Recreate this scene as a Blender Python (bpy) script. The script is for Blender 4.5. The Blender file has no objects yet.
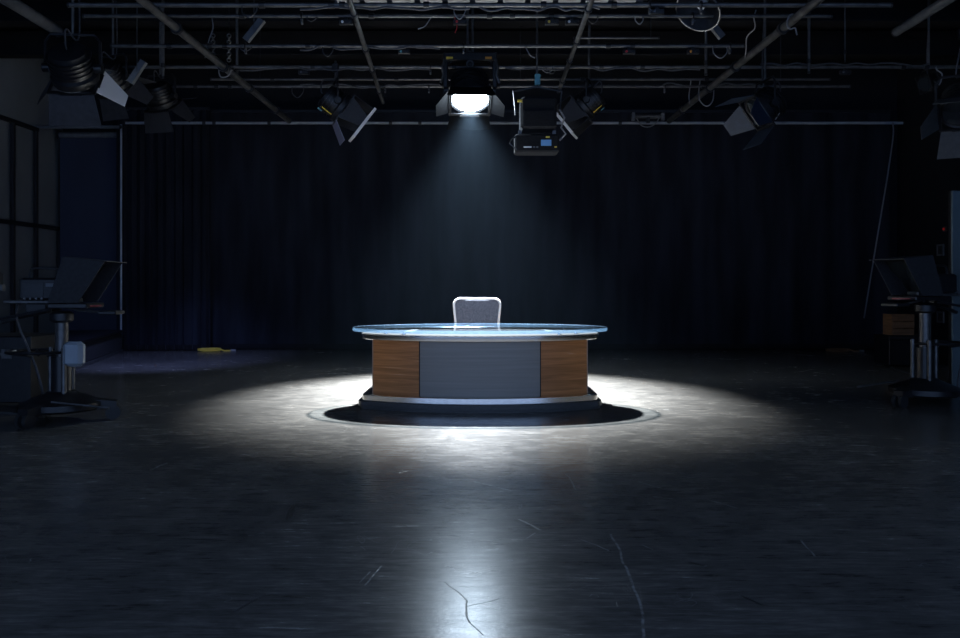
import bpy, math, random
from mathutils import Vector, Matrix
random.seed(7)
S = bpy.context.scene
C = S.collection
PI = math.pi

# ------------------------------------------------------------------ camera, world, big lights, exposure
F, CX, HY, HC = 850.0, 480.0, 285.0, 1.215      # focal length in px, principal x, horizon row, eye height
cam = bpy.data.cameras.new('camera')
cam.sensor_width = 36; cam.lens = 36 * F / 960; cam.shift_y = -(319 - HY) / 960
cam.clip_end = 100
camo = bpy.data.objects.new('camera', cam); C.objects.link(camo)
camo.location = (0, 0, HC); camo.rotation_euler = (PI / 2, 0, 0)
S.camera = camo
vs = S.view_settings
vs.view_transform = 'Standard'; vs.look = 'None'; vs.gamma = 1; vs.exposure = 0.0
vs.use_curve_mapping = False
W = bpy.data.worlds.new('world'); S.world = W; W.use_nodes = True
W.node_tree.nodes['Background'].inputs[0].default_value = (0.33, 0.53, 1.0, 1)
W.node_tree.nodes['Background'].inputs[1].default_value = 1.32
S.cycles.max_bounces = 8; S.cycles.volume_bounces = 0; S.cycles.transparent_max_bounces = 12
S.cycles.volume_step_rate = 4

KEY_POS = Vector((-0.133, 11.3, 3.685))
KEY_AIM = Vector((-0.04, 9.25, 0.0))   # where the head points
KEY_W = 18500.0
SPILL_W = 650.0
HAZE = 0.00028

def P(x, y, D):                      # photo pixel at depth D (metres from the eye along +Y)
    return Vector(((x - CX) / F * D, D, HC + (HY - y) / F * D))
def G(x, y):                         # photo pixel on the floor
    D = F * HC / (y - HY)
    return Vector(((x - CX) / F * D, D, 0))

# ------------------------------------------------------------------ materials
MATS = {}
def mat(name, col, rough=0.5, metal=0.0, spec=0.5, noise=None, bump=None, emit=None, sheen=0):
    m = bpy.data.materials.new(name); m.use_nodes = True
    nt = m.node_tree; b = nt.nodes['Principled BSDF']
    b.inputs['Base Color'].default_value = (*col, 1)
    b.inputs['Roughness'].default_value = rough
    b.inputs['Metallic'].default_value = metal
    b.inputs['Specular IOR Level'].default_value = spec
    if sheen: b.inputs['Sheen Weight'].default_value = sheen
    tc = nt.nodes.new('ShaderNodeTexCoord')
    if noise:                          # (scale xyz, amount)
        mp = nt.nodes.new('ShaderNodeMapping'); mp.inputs['Scale'].default_value = noise[0]
        nt.links.new(tc.outputs['Object'], mp.inputs[0])
        n = nt.nodes.new('ShaderNodeTexNoise'); n.inputs['Scale'].default_value = 1; n.inputs['Detail'].default_value = 6
        nt.links.new(mp.outputs[0], n.inputs[0])
        cr = nt.nodes.new('ShaderNodeValToRGB')
        a = noise[1]
        cr.color_ramp.elements[0].position = .3; cr.color_ramp.elements[1].position = .7
        cr.color_ramp.elements[0].color = (*[c * (1 - a) for c in col], 1)
        cr.color_ramp.elements[1].color = (*[min(1, c * (1 + a)) for c in col], 1)
        nt.links.new(n.outputs['Fac'], cr.inputs[0]); nt.links.new(cr.outputs[0], b.inputs['Base Color'])
        if bump:
            bp = nt.nodes.new('ShaderNodeBump'); bp.inputs['Strength'].default_value = bump; bp.inputs['Distance'].default_value = .002
            nt.links.new(n.outputs['Fac'], bp.inputs['Height']); nt.links.new(bp.outputs[0], b.inputs['Normal'])
    if emit:
        b.inputs['Emission Color'].default_value = (*emit[0], 1); b.inputs['Emission Strength'].default_value = emit[1]
    MATS[name] = m
    return m

black_metal = mat('black_metal', (.011, .011, .013), .45, noise=((30, 30, 30), .3))
satin_black = mat('satin_black', (.012, .012, .014), .35, noise=((20, 20, 20), .3))
pipe_metal = mat('pipe_metal', (.12, .118, .118), .42, .6, noise=((9, 9, 9), .35))
grey_paint = mat('grey_paint', (.12, .125, .135), .5, noise=((12, 12, 12), .2))
door_grey = mat('door_grey', (.035, .035, .04), .45, noise=((14, 14, 14), .25))
chrome = mat('chrome', (.75, .76, .78), .18, 1.0)
steel = mat('brushed_steel', (.72, .70, .67), .34, 1.0, noise=((3, 3, 220), .12), bump=.1)
yellow = mat('yellow_tape', (.75, .52, .06), .5)
orange = mat('orange_tape', (.8, .33, .04), .5)
red = mat('red_plastic', (.5, .03, .03), .5)
teal_label = mat('teal_label', (.12, .35, .42), .5)
blue_label = mat('blue_label', (.10, .28, .62), .4)
white_label = mat('white_label', (.7, .7, .72), .5)
cable_mat = mat('cable_rubber', (.05, .05, .055), .5, noise=((30, 30, 30), .3))
cable_grey = mat('cable_grey', (.20, .20, .21), .5)
cloth_black = mat('black_cloth', (.010, .0105, .013), .9, spec=.15, noise=((60, 60, 60), .35), bump=.2, sheen=.05)
curtain_mat = mat('black_velvet', (.017, .019, .027), .95, spec=.1, noise=((3, 3, .5), .45))
wall_mat = mat('grey_wall', (.17, .185, .20), .7, noise=((.8, .8, .4), .18))
dark_wall = mat('dark_wall', (.012, .013, .017), .85, spec=.2, noise=((.8, .8, .4), .3))
ceil_mat = mat('ceiling_black', (.010, .010, .012), .9, spec=.2, noise=((1, 1, 1), .4))
screen_mat = mat('blue_screen_cloth', (.026, .032, .062), .8, noise=((1.5, 1.5, .4), .15))
frame_dark = mat('frame_dark', (.010, .010, .014), .7, noise=((8, 8, 8), .3))
flat_teal = mat('teal_flat', (.085, .12, .135), .65, noise=((2, 2, 1), .2))
wood_crate = mat('crate_wood', (.22, .11, .05), .6, noise=((4, 4, 30), .3))
rubber = mat('rubber', (.02, .02, .021), .6, noise=((20, 20, 20), .3))
prompter_cloth = mat('prompter_cloth', (.022, .021, .023), .75, noise=((30, 30, 30), .3))
lens_dark = mat('lens_dark', (.02, .025, .03), .08, spec=.8)
lens_lit = mat('lens_lit', (.9, .9, .9), .3, emit=((.68, .84, 1.0), 115))
platform_mat = mat('platform_laminate', (.065, .064, .063), .42, noise=((40, 40, 40), .2))
panel_grey = mat('panel_grey', (.28, .255, .225), .42, .25, noise=((1.2, 1.2, 60), .10))
trim_steel = mat('satin_steel', (.80, .77, .73), .22, 1.0, noise=((60, 60, 4), .06))
standoff_mat = mat('standoff_steel', (.85, .86, .88), .22, 1.0)
chair_white = mat('chair_trim', (.62, .62, .64), .4)
white_plastic = mat('grey_plastic_box', (.30, .34, .38), .5, noise=((6, 6, 6), .1))

def wood_mat():
    m = bpy.data.materials.new('walnut_veneer'); m.use_nodes = True; nt = m.node_tree; b = nt.nodes['Principled BSDF']
    tc = nt.nodes.new('ShaderNodeTexCoord'); mp = nt.nodes.new('ShaderNodeMapping'); mp.inputs['Scale'].default_value = (1.6, 1.6, 34)
    nt.links.new(tc.outputs['Object'], mp.inputs[0])
    n = nt.nodes.new('ShaderNodeTexNoise'); n.inputs['Scale'].default_value = 1.0; n.inputs['Detail'].default_value = 8; n.inputs['Distortion'].default_value = .8
    nt.links.new(mp.outputs[0], n.inputs[0])
    cr = nt.nodes.new('ShaderNodeValToRGB')
    e = cr.color_ramp.elements
    e[0].position = .3; e[0].color = (.34, .12, .030, 1); e[1].position = .68; e[1].color = (.64, .245, .075, 1)
    x = e.new(.74); x.color = (.72, .38, .19, 1)
    nt.links.new(n.outputs['Fac'], cr.inputs[0]); nt.links.new(cr.outputs[0], b.inputs['Base Color'])
    b.inputs['Roughness'].default_value = .42
    return m
walnut = wood_mat()

def thin_glass(name, tint, f0ior=1.5, haze=0.06):
    m = bpy.data.materials.new(name); m.use_nodes = True; nt = m.node_tree; nt.nodes.clear()
    o = nt.nodes.new('ShaderNodeOutputMaterial')
    tr = nt.nodes.new('ShaderNodeBsdfTransparent'); tr.inputs[0].default_value = (*tint, 1)
    gl = nt.nodes.new('ShaderNodeBsdfGlossy'); gl.inputs['Roughness'].default_value = .03; gl.inputs[0].default_value = (.95, .97, 1, 1)
    df = nt.nodes.new('ShaderNodeBsdfDiffuse'); df.inputs[0].default_value = (.5, .6, .65, 1)
    fr = nt.nodes.new('ShaderNodeFresnel'); fr.inputs[0].default_value = f0ior
    m1 = nt.nodes.new('ShaderNodeMixShader'); m1.inputs[0].default_value = haze
    m2 = nt.nodes.new('ShaderNodeMixShader')
    nt.links.new(tr.outputs[0], m1.inputs[1]); nt.links.new(df.outputs[0], m1.inputs[2])
    ge = nt.nodes.new('ShaderNodeNewGeometry'); iv = nt.nodes.new('ShaderNodeMath'); iv.operation = 'SUBTRACT'; iv.inputs[0].default_value = 1
    mu = nt.nodes.new('ShaderNodeMath'); mu.operation = 'MULTIPLY'      # outer faces mirror, inner faces only let light through
    nt.links.new(ge.outputs['Backfacing'], iv.inputs[1]); nt.links.new(fr.outputs[0], mu.inputs[0]); nt.links.new(iv.outputs[0], mu.inputs[1])
    nt.links.new(mu.outputs[0], m2.inputs[0]); nt.links.new(m1.outputs[0], m2.inputs[1]); nt.links.new(gl.outputs[0], m2.inputs[2])
    nt.links.new(m2.outputs[0], o.inputs[0])
    return m
glass = thin_glass('desk_glass', (.93, .96, .975), 1.4, .004)
prompter_glass = thin_glass('prompter_glass', (.6, .62, .65), 1.5, .02)

def edge_glass():
    m = bpy.data.materials.new('glass_edge'); m.use_nodes = True; nt = m.node_tree; nt.nodes.clear()
    o = nt.nodes.new('ShaderNodeOutputMaterial')
    tl = nt.nodes.new('ShaderNodeBsdfTranslucent'); tl.inputs[0].default_value = (.085, .155, .24, 1)
    df = nt.nodes.new('ShaderNodeBsdfDiffuse'); df.inputs[0].default_value = (.07, .12, .18, 1)
    gl = nt.nodes.new('ShaderNodeBsdfGlossy'); gl.inputs['Roughness'].default_value = .12; gl.inputs[0].default_value = (.75, .88, 1, 1)
    m1 = nt.nodes.new('ShaderNodeMixShader'); m1.inputs[0].default_value = .45
    m2 = nt.nodes.new('ShaderNodeMixShader'); m2.inputs[0].default_value = .2
    nt.links.new(tl.outputs[0], m1.inputs[1]); nt.links.new(df.outputs[0], m1.inputs[2])
    nt.links.new(m1.outputs[0], m2.inputs[1]); nt.links.new(gl.outputs[0], m2.inputs[2])
    tp = nt.nodes.new('ShaderNodeBsdfTransparent'); tp.inputs[0].default_value = (.8, .92, 1, 1)
    m3 = nt.nodes.new('ShaderNodeMixShader'); m3.inputs[0].default_value = .4
    nt.links.new(m2.outputs[0], m3.inputs[1]); nt.links.new(tp.outputs[0], m3.inputs[2])
    nt.links.new(m3.outputs[0], o.inputs[0])
    return m
glass_edge = edge_glass()

def mesh_fabric():
    m = bpy.data.materials.new('chair_mesh'); m.use_nodes = True; nt = m.node_tree; nt.nodes.clear()
    o = nt.nodes.new('ShaderNodeOutputMaterial'); tc = nt.nodes.new('ShaderNodeTexCoord')
    n = nt.nodes.new('ShaderNodeTexNoise'); n.inputs['Scale'].default_value = 90; n.inputs['Detail'].default_value = 3
    nt.links.new(tc.outputs['Object'], n.inputs[0])
    cr = nt.nodes.new('ShaderNodeValToRGB')
    cr.color_ramp.elements[0].position = .35; cr.color_ramp.elements[0].color = (.07, .074, .09, 1)
    cr.color_ramp.elements[1].position = .65; cr.color_ramp.elements[1].color = (.13, .138, .165, 1)
    nt.links.new(n.outputs['Fac'], cr.inputs[0])
    df = nt.nodes.new('ShaderNodeBsdfDiffuse'); tl = nt.nodes.new('ShaderNodeBsdfTranslucent')
    nt.links.new(cr.outputs[0], df.inputs[0]); nt.links.new(cr.outputs[0], tl.inputs[0])
    mx = nt.nodes.new('ShaderNodeMixShader'); mx.inputs[0].default_value = .5
    nt.links.new(df.outputs[0], mx.inputs[1]); nt.links.new(tl.outputs[0], mx.inputs[2]); nt.links.new(mx.outputs[0], o.inputs[0])
    return m
chair_mesh = mesh_fabric()

def floor_mat():
    m = bpy.data.materials.new('studio_floor'); m.use_nodes = True; nt = m.node_tree; b = nt.nodes['Principled BSDF']
    L = nt.links
    def N(t, **k):
        n = nt.nodes.new(t)
        for a, v in k.items(): setattr(n, a, v)
        return n
    def math_(op, a, b_=None, clamp=False):
        n = N('ShaderNodeMath', operation=op, use_clamp=clamp)
        for i, v in enumerate((a, b_)):
            if v is None: continue
            if isinstance(v, (int, float)): n.inputs[i].default_value = v
            else: L.new(v, n.inputs[i])
        return n.outputs[0]
    def vmath(op, a, b_=None, scale=None):
        n = N('ShaderNodeVectorMath', operation=op)
        for i, v in enumerate((a, b_)):
            if v is None: continue
            if isinstance(v, (tuple, list, Vector)): n.inputs[i].default_value = tuple(v)
            else: L.new(v, n.inputs[i])
        if scale is not None: L.new(scale, n.inputs['Scale'])
        return n
    geo = N('ShaderNodeNewGeometry'); pos = geo.outputs['Position']
    def noise(scale, detail=6, rough=.6, dist=0.0):
        mp = N('ShaderNodeMapping'); mp.inputs['Scale'].default_value = scale; L.new(pos, mp.inputs[0])
        n = N('ShaderNodeTexNoise'); n.inputs['Scale'].default_value = 1; n.inputs['Detail'].default_value = detail
        n.inputs['Roughness'].default_value = rough; n.inputs['Distortion'].default_value = dist
        L.new(mp.outputs[0], n.inputs[0]); return n.outputs['Fac']
    big = noise((.55, .5, 1), 5, .6, .6)
    mid = noise((3.0, 4.0, 1), 8, .65, 1.2)
    strk = noise((3.5, 26, 1), 6, .7, .5)
    strk2 = noise((9, 60, 1), 4, .7, .3)
    fine = noise((60, 90, 1), 3, .6)
    mixv = math_('ADD', math_('MULTIPLY', big, .22), math_('MULTIPLY', mid, .24))
    mixv = math_('ADD', mixv, math_('MULTIPLY', strk, .32))
    mixv = math_('ADD', mixv, math_('MULTIPLY', strk2, .22))
    cr = N('ShaderNodeValToRGB'); e = cr.color_ramp.elements
    e[0].position = .38; e[0].color = (.055, .053, .050, 1)
    e[1].position = .62; e[1].color = (.25, .235, .21, 1)
    x = e.new(.5); x.color = (.125, .12, .112, 1)
    L.new(mixv, cr.inputs[0])
    # long curved scuffs and individual scratches, placed on the floor plane in metres
    wob = N('ShaderNodeTexNoise'); wob.inputs['Scale'].default_value = 3.0; wob.inputs['Detail'].default_value = 2; L.new(pos, wob.inputs[0])
    wv = vmath('SUBTRACT', wob.outputs['Color'], (.5, .5, .5))
    wv2 = vmath('MULTIPLY', wv.outputs[0], (.06, .10, 0))
    wp = vmath('ADD', pos, wv2.outputs[0])
    flat = vmath('MULTIPLY', wp.outputs[0], (1, 1, 0)).outputs[0]
    def seg(a, b_, w):
        a = Vector(a); b_ = Vector(b_); d = b_ - a
        pa = vmath('SUBTRACT', flat, a).outputs[0]
        t = vmath('DOT_PRODUCT', pa, d / d.length_squared).outputs['Value']
        t = math_('MINIMUM', math_('MAXIMUM', t, 0.0), 1.0)
        sc = N('ShaderNodeVectorMath', operation='SCALE'); sc.inputs[0].default_value = tuple(d); L.new(t, sc.inputs['Scale'])
        df = vmath('SUBTRACT', pa, sc.outputs[0]).outputs[0]
        ln = vmath('LENGTH', df).outputs['Value']
        mr = N('ShaderNodeMapRange'); mr.inputs['From Min'].default_value = w * .35; mr.inputs['From Max'].default_value = w
        mr.inputs['To Min'].default_value = 1; mr.inputs['To Max'].default_value = 0; L.new(ln, mr.inputs['Value'])
        return mr.outputs[0]
    light_px = [((611, 534), (618, 547), .008), ((618, 547), (630, 580), .008), ((630, 580), (640, 607), .008), ((640, 607), (645, 637), .007),
                ((361, 582), (371, 571), .005), ((367, 585), (382, 565), .005), ((476, 482), (512, 491), .008), ((566, 474), (575, 490), .008),
                ((578, 538), (608, 551), .006), ((640, 482), (660, 488), .008), ((800, 540), (812, 556), .006), ((150, 470), (168, 463), .012),
                ((520, 540), (534, 533), .006), ((710, 500), (735, 507), .007), ((640, 545), (655, 551), .005)]
    dark_px = [((287, 520), (292, 505), .012), ((292, 517), (295, 505), .010), ((444, 580), (466, 600), .003), ((466, 600), (470, 622), .004),
               ((468, 606), (500, 598), .003), ((470, 622), (482, 634), .003), ((236, 610), (258, 598), .006), ((268, 594), (310, 599), .009),
               ((690, 563), (704, 566), .014), ((250, 535), (262, 533), .012), ((655, 497), (668, 498), .016), ((740, 595), (760, 605), .010),
               ((520, 520), (540, 530), .008), ((850, 520), (880, 523), .014)]
    def total(lst):
        acc = None
        for a, b_, w in lst:
            v = seg(G(*a), G(*b_), w)
            acc = v if acc is None else math_('MAXIMUM', acc, v)
        return acc
    brk = math_('MULTIPLY', math_('SUBTRACT', noise((22, 22, 1), 3), .34), 4.0, True)
    lit_s = math_('MULTIPLY', total(light_px), brk)
    drk_s = total(dark_px)
    # random hairline scratches: iso-lines of distorted noise, thinned out by a mask
    n1 = noise((2.2, 1.1, 1), 2, .5, 3.0)
    hair = math_('LESS_THAN', math_('ABSOLUTE', math_('SUBTRACT', n1, .53)), .0016)
    msk = math_('GREATER_THAN', noise((1.3, 1.7, 1), 3), .60)
    hair = math_('MULTIPLY', hair, msk)
    lit_all = math_('MAXIMUM', lit_s, math_('MULTIPLY', hair, .6))
    mx = N('ShaderNodeMix', data_type='RGBA'); L.new(lit_all, mx.inputs['Factor']); L.new(cr.outputs[0], mx.inputs['A']); mx.inputs['B'].default_value = (.34, .34, .33, 1)
    mx2 = N('ShaderNodeMix', data_type='RGBA'); L.new(drk_s, mx2.inputs['Factor']); L.new(mx.outputs['Result'], mx2.inputs['A']); mx2.inputs['B'].default_value = (.03, .03, .031, 1)
    L.new(mx2.outputs['Result'], b.inputs['Base Color'])
    rr = N('ShaderNodeMapRange'); rr.inputs['From Min'].default_value = .35; rr.inputs['From Max'].default_value = .65
    rr.inputs['To Min'].default_value = .18; rr.inputs['To Max'].default_value = .30
    L.new(mixv, rr.inputs['Value'])
    r2 = math_('ADD', rr.outputs[0], math_('MULTIPLY', drk_s, .12)); L.new(r2, b.inputs['Roughness'])
    b.inputs['Specular IOR Level'].default_value = .5
    h = math_('ADD', math_('MULTIPLY', strk, .5), math_('MULTIPLY', fine, .35))
    h = math_('ADD', h, math_('MULTIPLY', drk_s, -.35)); h = math_('ADD', h, math_('MULTIPLY', lit_all, -.6))
    bp = N('ShaderNodeBump'); bp.inputs['Strength'].default_value = .22; bp.inputs['Distance'].default_value = .004
    L.new(h, bp.inputs['Height']); L.new(bp.outputs[0], b.inputs['Normal'])
    return m

# ------------------------------------------------------------------ mesh helpers
class MB:
    def __init__(s): s.v = []; s.f = []
    def add(s, vs, fs, M=None):
        o = len(s.v)
        for v in vs:
            v = Vector(v); s.v.append(M @ v if M else v)
        s.f += [tuple(i + o for i in f) for f in fs]; return s
    def box(s, lo, hi, M=None, bev=0.0):
        (x0, y0, z0), (x1, y1, z1) = lo, hi
        if not bev:
            vs = [(x, y, z) for z in (z0, z1) for x, y in ((x0, y0), (x1, y0), (x1, y1), (x0, y1))]
            return s.add(vs, [(3, 2, 1, 0), (4, 5, 6, 7), (0, 1, 5, 4), (1, 2, 6, 5), (2, 3, 7, 6), (3, 0, 4, 7)], M)
        b = bev; rings = []
        for z, i in ((z0, b), (z0 + b, 0), (z1 - b, 0), (z1, b)):
            X0, X1, Y0, Y1 = x0 + i, x1 - i, y0 + i, y1 - i
            rings.append([(X0 + b, Y0, z), (X1 - b, Y0, z), (X1, Y0 + b, z), (X1, Y1 - b, z), (X1 - b, Y1, z), (X0 + b, Y1, z), (X0, Y1 - b, z), (X0, Y0 + b, z)])
        return s.loft(rings, M)
    def loft(s, rings, M=None, cap=True, closed=True):
        n = len(rings[0]); vs = [p for r in rings for p in r]; fs = []
        for k in range(len(rings) - 1):
            for i in range(n if closed else n - 1):
                j = (i + 1) % n
                fs.append((k * n + i, k * n + j, (k + 1) * n + j, (k + 1) * n + i))
        if cap:
            fs.append(tuple(range(n - 1, -1, -1))); fs.append(tuple((len(rings) - 1) * n + i for i in range(n)))
        return s.add(vs, fs, M)
    def cyl(s, a, b, r, n=12, r2=None, M=None):
        a = Vector(a); b = Vector(b); d = (b - a).normalized()
        u = d.orthogonal().normalized(); w = d.cross(u); r2 = r if r2 is None else r2
        R = [[c + (u * math.cos(2 * PI * i / n) + w * math.sin(2 * PI * i / n)) * q for i in range(n)] for c, q in ((a, r), (b, r2))]
        return s.loft(R, M)
    def lathe(s, prof, n=24, M=None, cap=True):      # prof: (radius, z)
        R = [[(r * math.cos(2 * PI * i / n), r * math.sin(2 * PI * i / n), z) for i in range(n)] for r, z in prof]
        return s.loft(R, M, cap)
    def tube(s, pts, r, n=6, M=None):
        pts = [Vector(p) for p in pts]; R = []; u = None
        for i, p in enumerate(pts):
            d = (pts[min(i + 1, len(pts) - 1)] - pts[max(i - 1, 0)]).normalized()
            if u is None: u = d.orthogonal().normalized()
            u = (u - d * u.dot(d)).normalized(); w = d.cross(u)
            R.append([p + (u * math.cos(2 * PI * k / n) + w * math.sin(2 * PI * k / n)) * r for k in range(n)])
        return s.loft(R, M)
    def torus(s, R, r, n=24, m=8, M=None):
        vs = []; fs = []
        for i in range(n):
            for j in range(m):
                a, b = 2 * PI * i / n, 2 * PI * j / m
                vs.append(((R + r * math.cos(b)) * math.cos(a), (R + r * math.cos(b)) * math.sin(a), r * math.sin(b)))
                fs.append((i * m + j, ((i + 1) % n) * m + j, ((i + 1) % n) * m + (j + 1) % m, i * m + (j + 1) % m))
        return s.add(vs, fs, M)
    def plate(s, pts, t, M=None):                    # polygon thickened along its normal
        pts = [Vector(p) for p in pts]; n = (pts[1] - pts[0]).cross(pts[2] - pts[0]).normalized() * t / 2
        return s.loft([[p - n for p in pts], [p + n for p in pts]], M)
    def build(s, name, m, parent=None, smooth=False, loc=None):
        me = bpy.data.meshes.new(name); me.from_pydata([tuple(v) for v in s.v], [], s.f); me.validate(); me.update()
        import bmesh
        bm = bmesh.new(); bm.from_mesh(me); bmesh.ops.recalc_face_normals(bm, faces=bm.faces[:]); bm.to_mesh(me); bm.free()
        me.materials.append(m)
        if smooth:
            for p in me.polygons: p.use_smooth = True
            try: me.set_sharp_from_angle(angle=math.radians(40))
            except Exception: pass
        o = bpy.data.objects.new(name, me); C.objects.link(o)
        if parent: o.parent = parent
        if loc: o.location = loc
        return o
def catmull(pts, k=8):
    pts = [Vector(p) for p in pts]; q = [pts[0] * 2 - pts[1]] + pts + [pts[-1] * 2 - pts[-2]]; out = []
    for i in range(1, len(q) - 2):
        for j in range(k):
            t = j / k; a, b, c, d = q[i - 1:i + 3]
            out.append(.5 * ((2 * b) + (c - a) * t + (2 * a - 5 * b + 4 * c - d) * t * t + (3 * b - a - 3 * c + d) * t ** 3))
    return out + [pts[-1]]
def tag(o, label, cat, group=None):
    o['label'] = label; o['category'] = cat
    if group: o['group'] = group
    return o
def thing(name, label, cat, loc=(0, 0, 0), rz=0, group=None):
    o = bpy.data.objects.new(name, None); C.objects.link(o); o.location = loc; o.rotation_euler = (0, 0, rz); o.empty_display_size = .2
    return tag(o, label, cat, group)
def struct(o): o['kind'] = 'structure'; return o

# ------------------------------------------------------------------ the setting
BACK, LX, RX, CEIL = 16.3, -8.0, 8.0, 5.4
FRONT = -2.5
struct(MB().box((LX - .2, FRONT, -.2), (RX + .2, BACK + .2, 0)).build('floor', floor_mat()))
struct(MB().box((LX - .2, FRONT, CEIL), (RX + .2, BACK + .2, CEIL + .2)).build('ceiling', ceil_mat))
struct(MB().box((LX - .2, FRONT, 0), (LX, BACK, CEIL)).build('wall_left', wall_mat))
struct(MB().box((RX, FRONT, 0), (RX + .2, BACK, CEIL)).build('wall_right', dark_wall))
struct(MB().box((LX, BACK, 0), (RX, BACK + .2, CEIL)).build('wall_back', dark_wall))
struct(MB().box((LX, 8.5, 0), (LX + .03, BACK, .14)).build('baseboard_left', frame_dark))

# curtains: folded sheets with thickness
def curtain(name, label, x0, x1, y, z0, z1, fold, amp, seed):
    rnd = random.Random(seed); n = int((x1 - x0) / .03); ph = [rnd.uniform(0, 6.28) for _ in range(4)]
    def off(x, t):
        a = amp * (.75 + .25 * t)
        return a * (math.sin(x * 2 * PI / fold + ph[0] + .8 * math.sin(x * 1.7 + ph[1])) * .7 + .3 * math.sin(x * 4.3 * PI / fold + ph[2])) + .02 * math.sin(x * 2.3 + ph[3])
    rows = 5; vs = []; fs = []
    root = thing(name, label, 'curtain', ((x0 + x1) / 2, y, z0))
    for side in (0, 1):
        for r in range(rows):
            t = 1 - r / (rows - 1)
            for i in range(n + 1):
                x = x0 + (x1 - x0) * i / n
                vs.append((x - (x0 + x1) / 2, off(x, t) + side * .012, (z1 - z0) * r / (rows - 1)))
    m = n + 1; h = rows * m
    for r in range(rows - 1):
        for i in range(n):
            a = r * m + i
            fs.append((a, a + 1, a + m + 1, a + m)); fs.append((a + h, a + m + h, a + m + 1 + h, a + 1 + h))
    for i in range(n):
        fs.append((i, i + h, i + 1 + h, i + 1)); a = (rows - 1) * m + i; fs.append((a, a + 1, a + 1 + h, a + h))
    MB().add(vs, fs).build('drape', curtain_mat, root, True)
    hm = MB()
    for i in range(n):
        x = x0 + (x1 - x0) * i / n; x2 = x0 + (x1 - x0) * (i + 1) / n; c = (x0 + x1) / 2
        hm.add([(x - c, off(x, 1) - .006, .0), (x2 - c, off(x2, 1) - .006, .0), (x2 - c, off(x2, 1) - .006, .09), (x - c, off(x, 1) - .006, .09)], [(0, 1, 2, 3)])
    hm.build('hem', cloth_black, root, True)
    tr = MB().box((-(x1 - x0) / 2, -.02, z1 - z0), ((x1 - x0) / 2, .03, z1 - z0 + .05)); tr.build('track', black_metal, root)
    return root
curtain('stage_curtain', 'wide flat black stage drape hanging across the back of the studio', -5.05, 7.7, 15.95, .02, 4.45, .62, .026, 3)
curtain('stage_curtain', 'black stage drape with deep gathered folds beside the blue roller screen', -6.72, -5.0, 15.72, .02, 4.45, .17, .055, 5)

# left wall: scenery frame with dark bars
fr = thing('bar_screen', 'dark slender bar frame standing against the grey left wall', 'frame', (LX + .06, 14.0, 0))
bar = lambda lo, hi, nm: MB().box(lo, hi, None, .006).build(nm, frame_dark, fr)
ybars = [-3.2, -2.4, -1.6, -.75, .45, 1.2]
for yb in ybars: bar((-.03, yb - .035, 0), (.03, yb + .035, 4.0), 'upright')
bar((-.03, 2.0, 0), (.03, 2.07, 2.28), 'upright')
bar((-.03, -3.2, 2.24), (.035, 2.1, 2.31), 'rail'); bar((-.03, -3.2, 3.96), (.035, 1.25, 4.03), 'rail'); bar((-.03, -3.2, .05), (.035, 2.1, .12), 'rail')

# roller screen
sc_y = 15.9; l = P(60, 0, sc_y).x; r = P(121, 0, sc_y).x; ztop = P(0, 136, sc_y).z
rs = thing('roller_screen', 'dark blue pull-down backdrop screen hanging from a roller tube', 'screen', ((l + r) / 2, sc_y, 0))
w2 = (r - l) / 2
MB().box((-w2, 0, .12), (w2, .012, ztop)).build('sheet', screen_mat, rs)
MB().cyl((-w2, .0, ztop + .02), (w2, .0, ztop + .02), .055, 16).build('roller_tube', grey_paint, rs, True)
MB().box((-w2, -.015, .08), (w2, .025, .13), None, .006).build('bottom_bar', grey_paint, rs)
MB().box((-w2 - .04, -.05, ztop - .06), (-w2, .38, ztop + .1)).build('bracket', black_metal, rs)
MB().box((w2, -.05, ztop - .06), (w2 + .03, .38, ztop + .1)).build('bracket', black_metal, rs)
q = P(122, 330, 15.62)
gp = thing('screen_pole', 'thin pale vertical pole at the edge of the gathered black drape', 'pole', (q.x, 15.58, 0))
MB().cyl((0, 0, .0), (0, 0, 4.16), .019, 10).build('tube', mat('pale_pole', (.42, .45, .52), .4, noise=((9, 9, 3), .15)), gp, True)
MB().lathe([(.09, 0), (.09, .012), (.03, .03), (.022, .06)], 16).build('foot', black_metal, gp, True)

# low riser at left
a0, a1 = G(75, 370), G(122, 352)
dv = (a1 - a0); ang = math.atan2(dv.y, dv.x)
rz = thing('low_riser', 'low black platform riser lying along the floor left of the curtain', 'platform', a0, ang)
ln = dv.length
MB().box((0, .0, .05), (ln, .9, .36), None, .012).build('body', cloth_black, rz)
MB().box((-.01, -.02, .36), (ln + .01, .92, .40), None, .01).build('deck', satin_black, rz)
MB().box((0, -.012, .0), (ln, .0, .05), None, .003).build('kick_edge', grey_paint, rz)
MB().box((.05, .05, 0), (ln - .05, .85, .05)).build('plinth', satin_black, rz)

# right wall fittings
for y_px, nm in ((250, 'upper'), (317, 'lower')):
    p = P(941, y_px, 14.75)
    sw = thing('switch_box', 'small %s switch plate with pale rim on the black right wall' % nm, 'switch', (RX, 14.75, p.z), 0, 'switch plates on the right wall')
    m_ = MB()
    m_.box((-.02, -.11, -.10), (-.002, -.075, .10)).box((-.02, .075, -.10), (-.002, .11, .10)).box((-.02, -.075, .07), (-.002, .075, .10)).box((-.02, -.075, -.10), (-.002, .075, -.07))
    m_.build('rim', grey_paint, sw)
    MB().box((-.012, -.075, -.07), (-.002, .075, .07)).build('plate', satin_black, sw)
    MB().box((-.026, -.02, -.03), (-.012, .02, .03), None, .004).build('rocker', black_metal, sw)
p = P(945, 229, 14.6)
il = thing('indicator_lamp', 'tiny red indicator lamp above the switch plates', 'lamp', (RX, 14.6, p.z))
MB().box((-.03, -.05, -.04), (-.001, .05, .04), None, .006).build('housing', satin_black, il)
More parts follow.
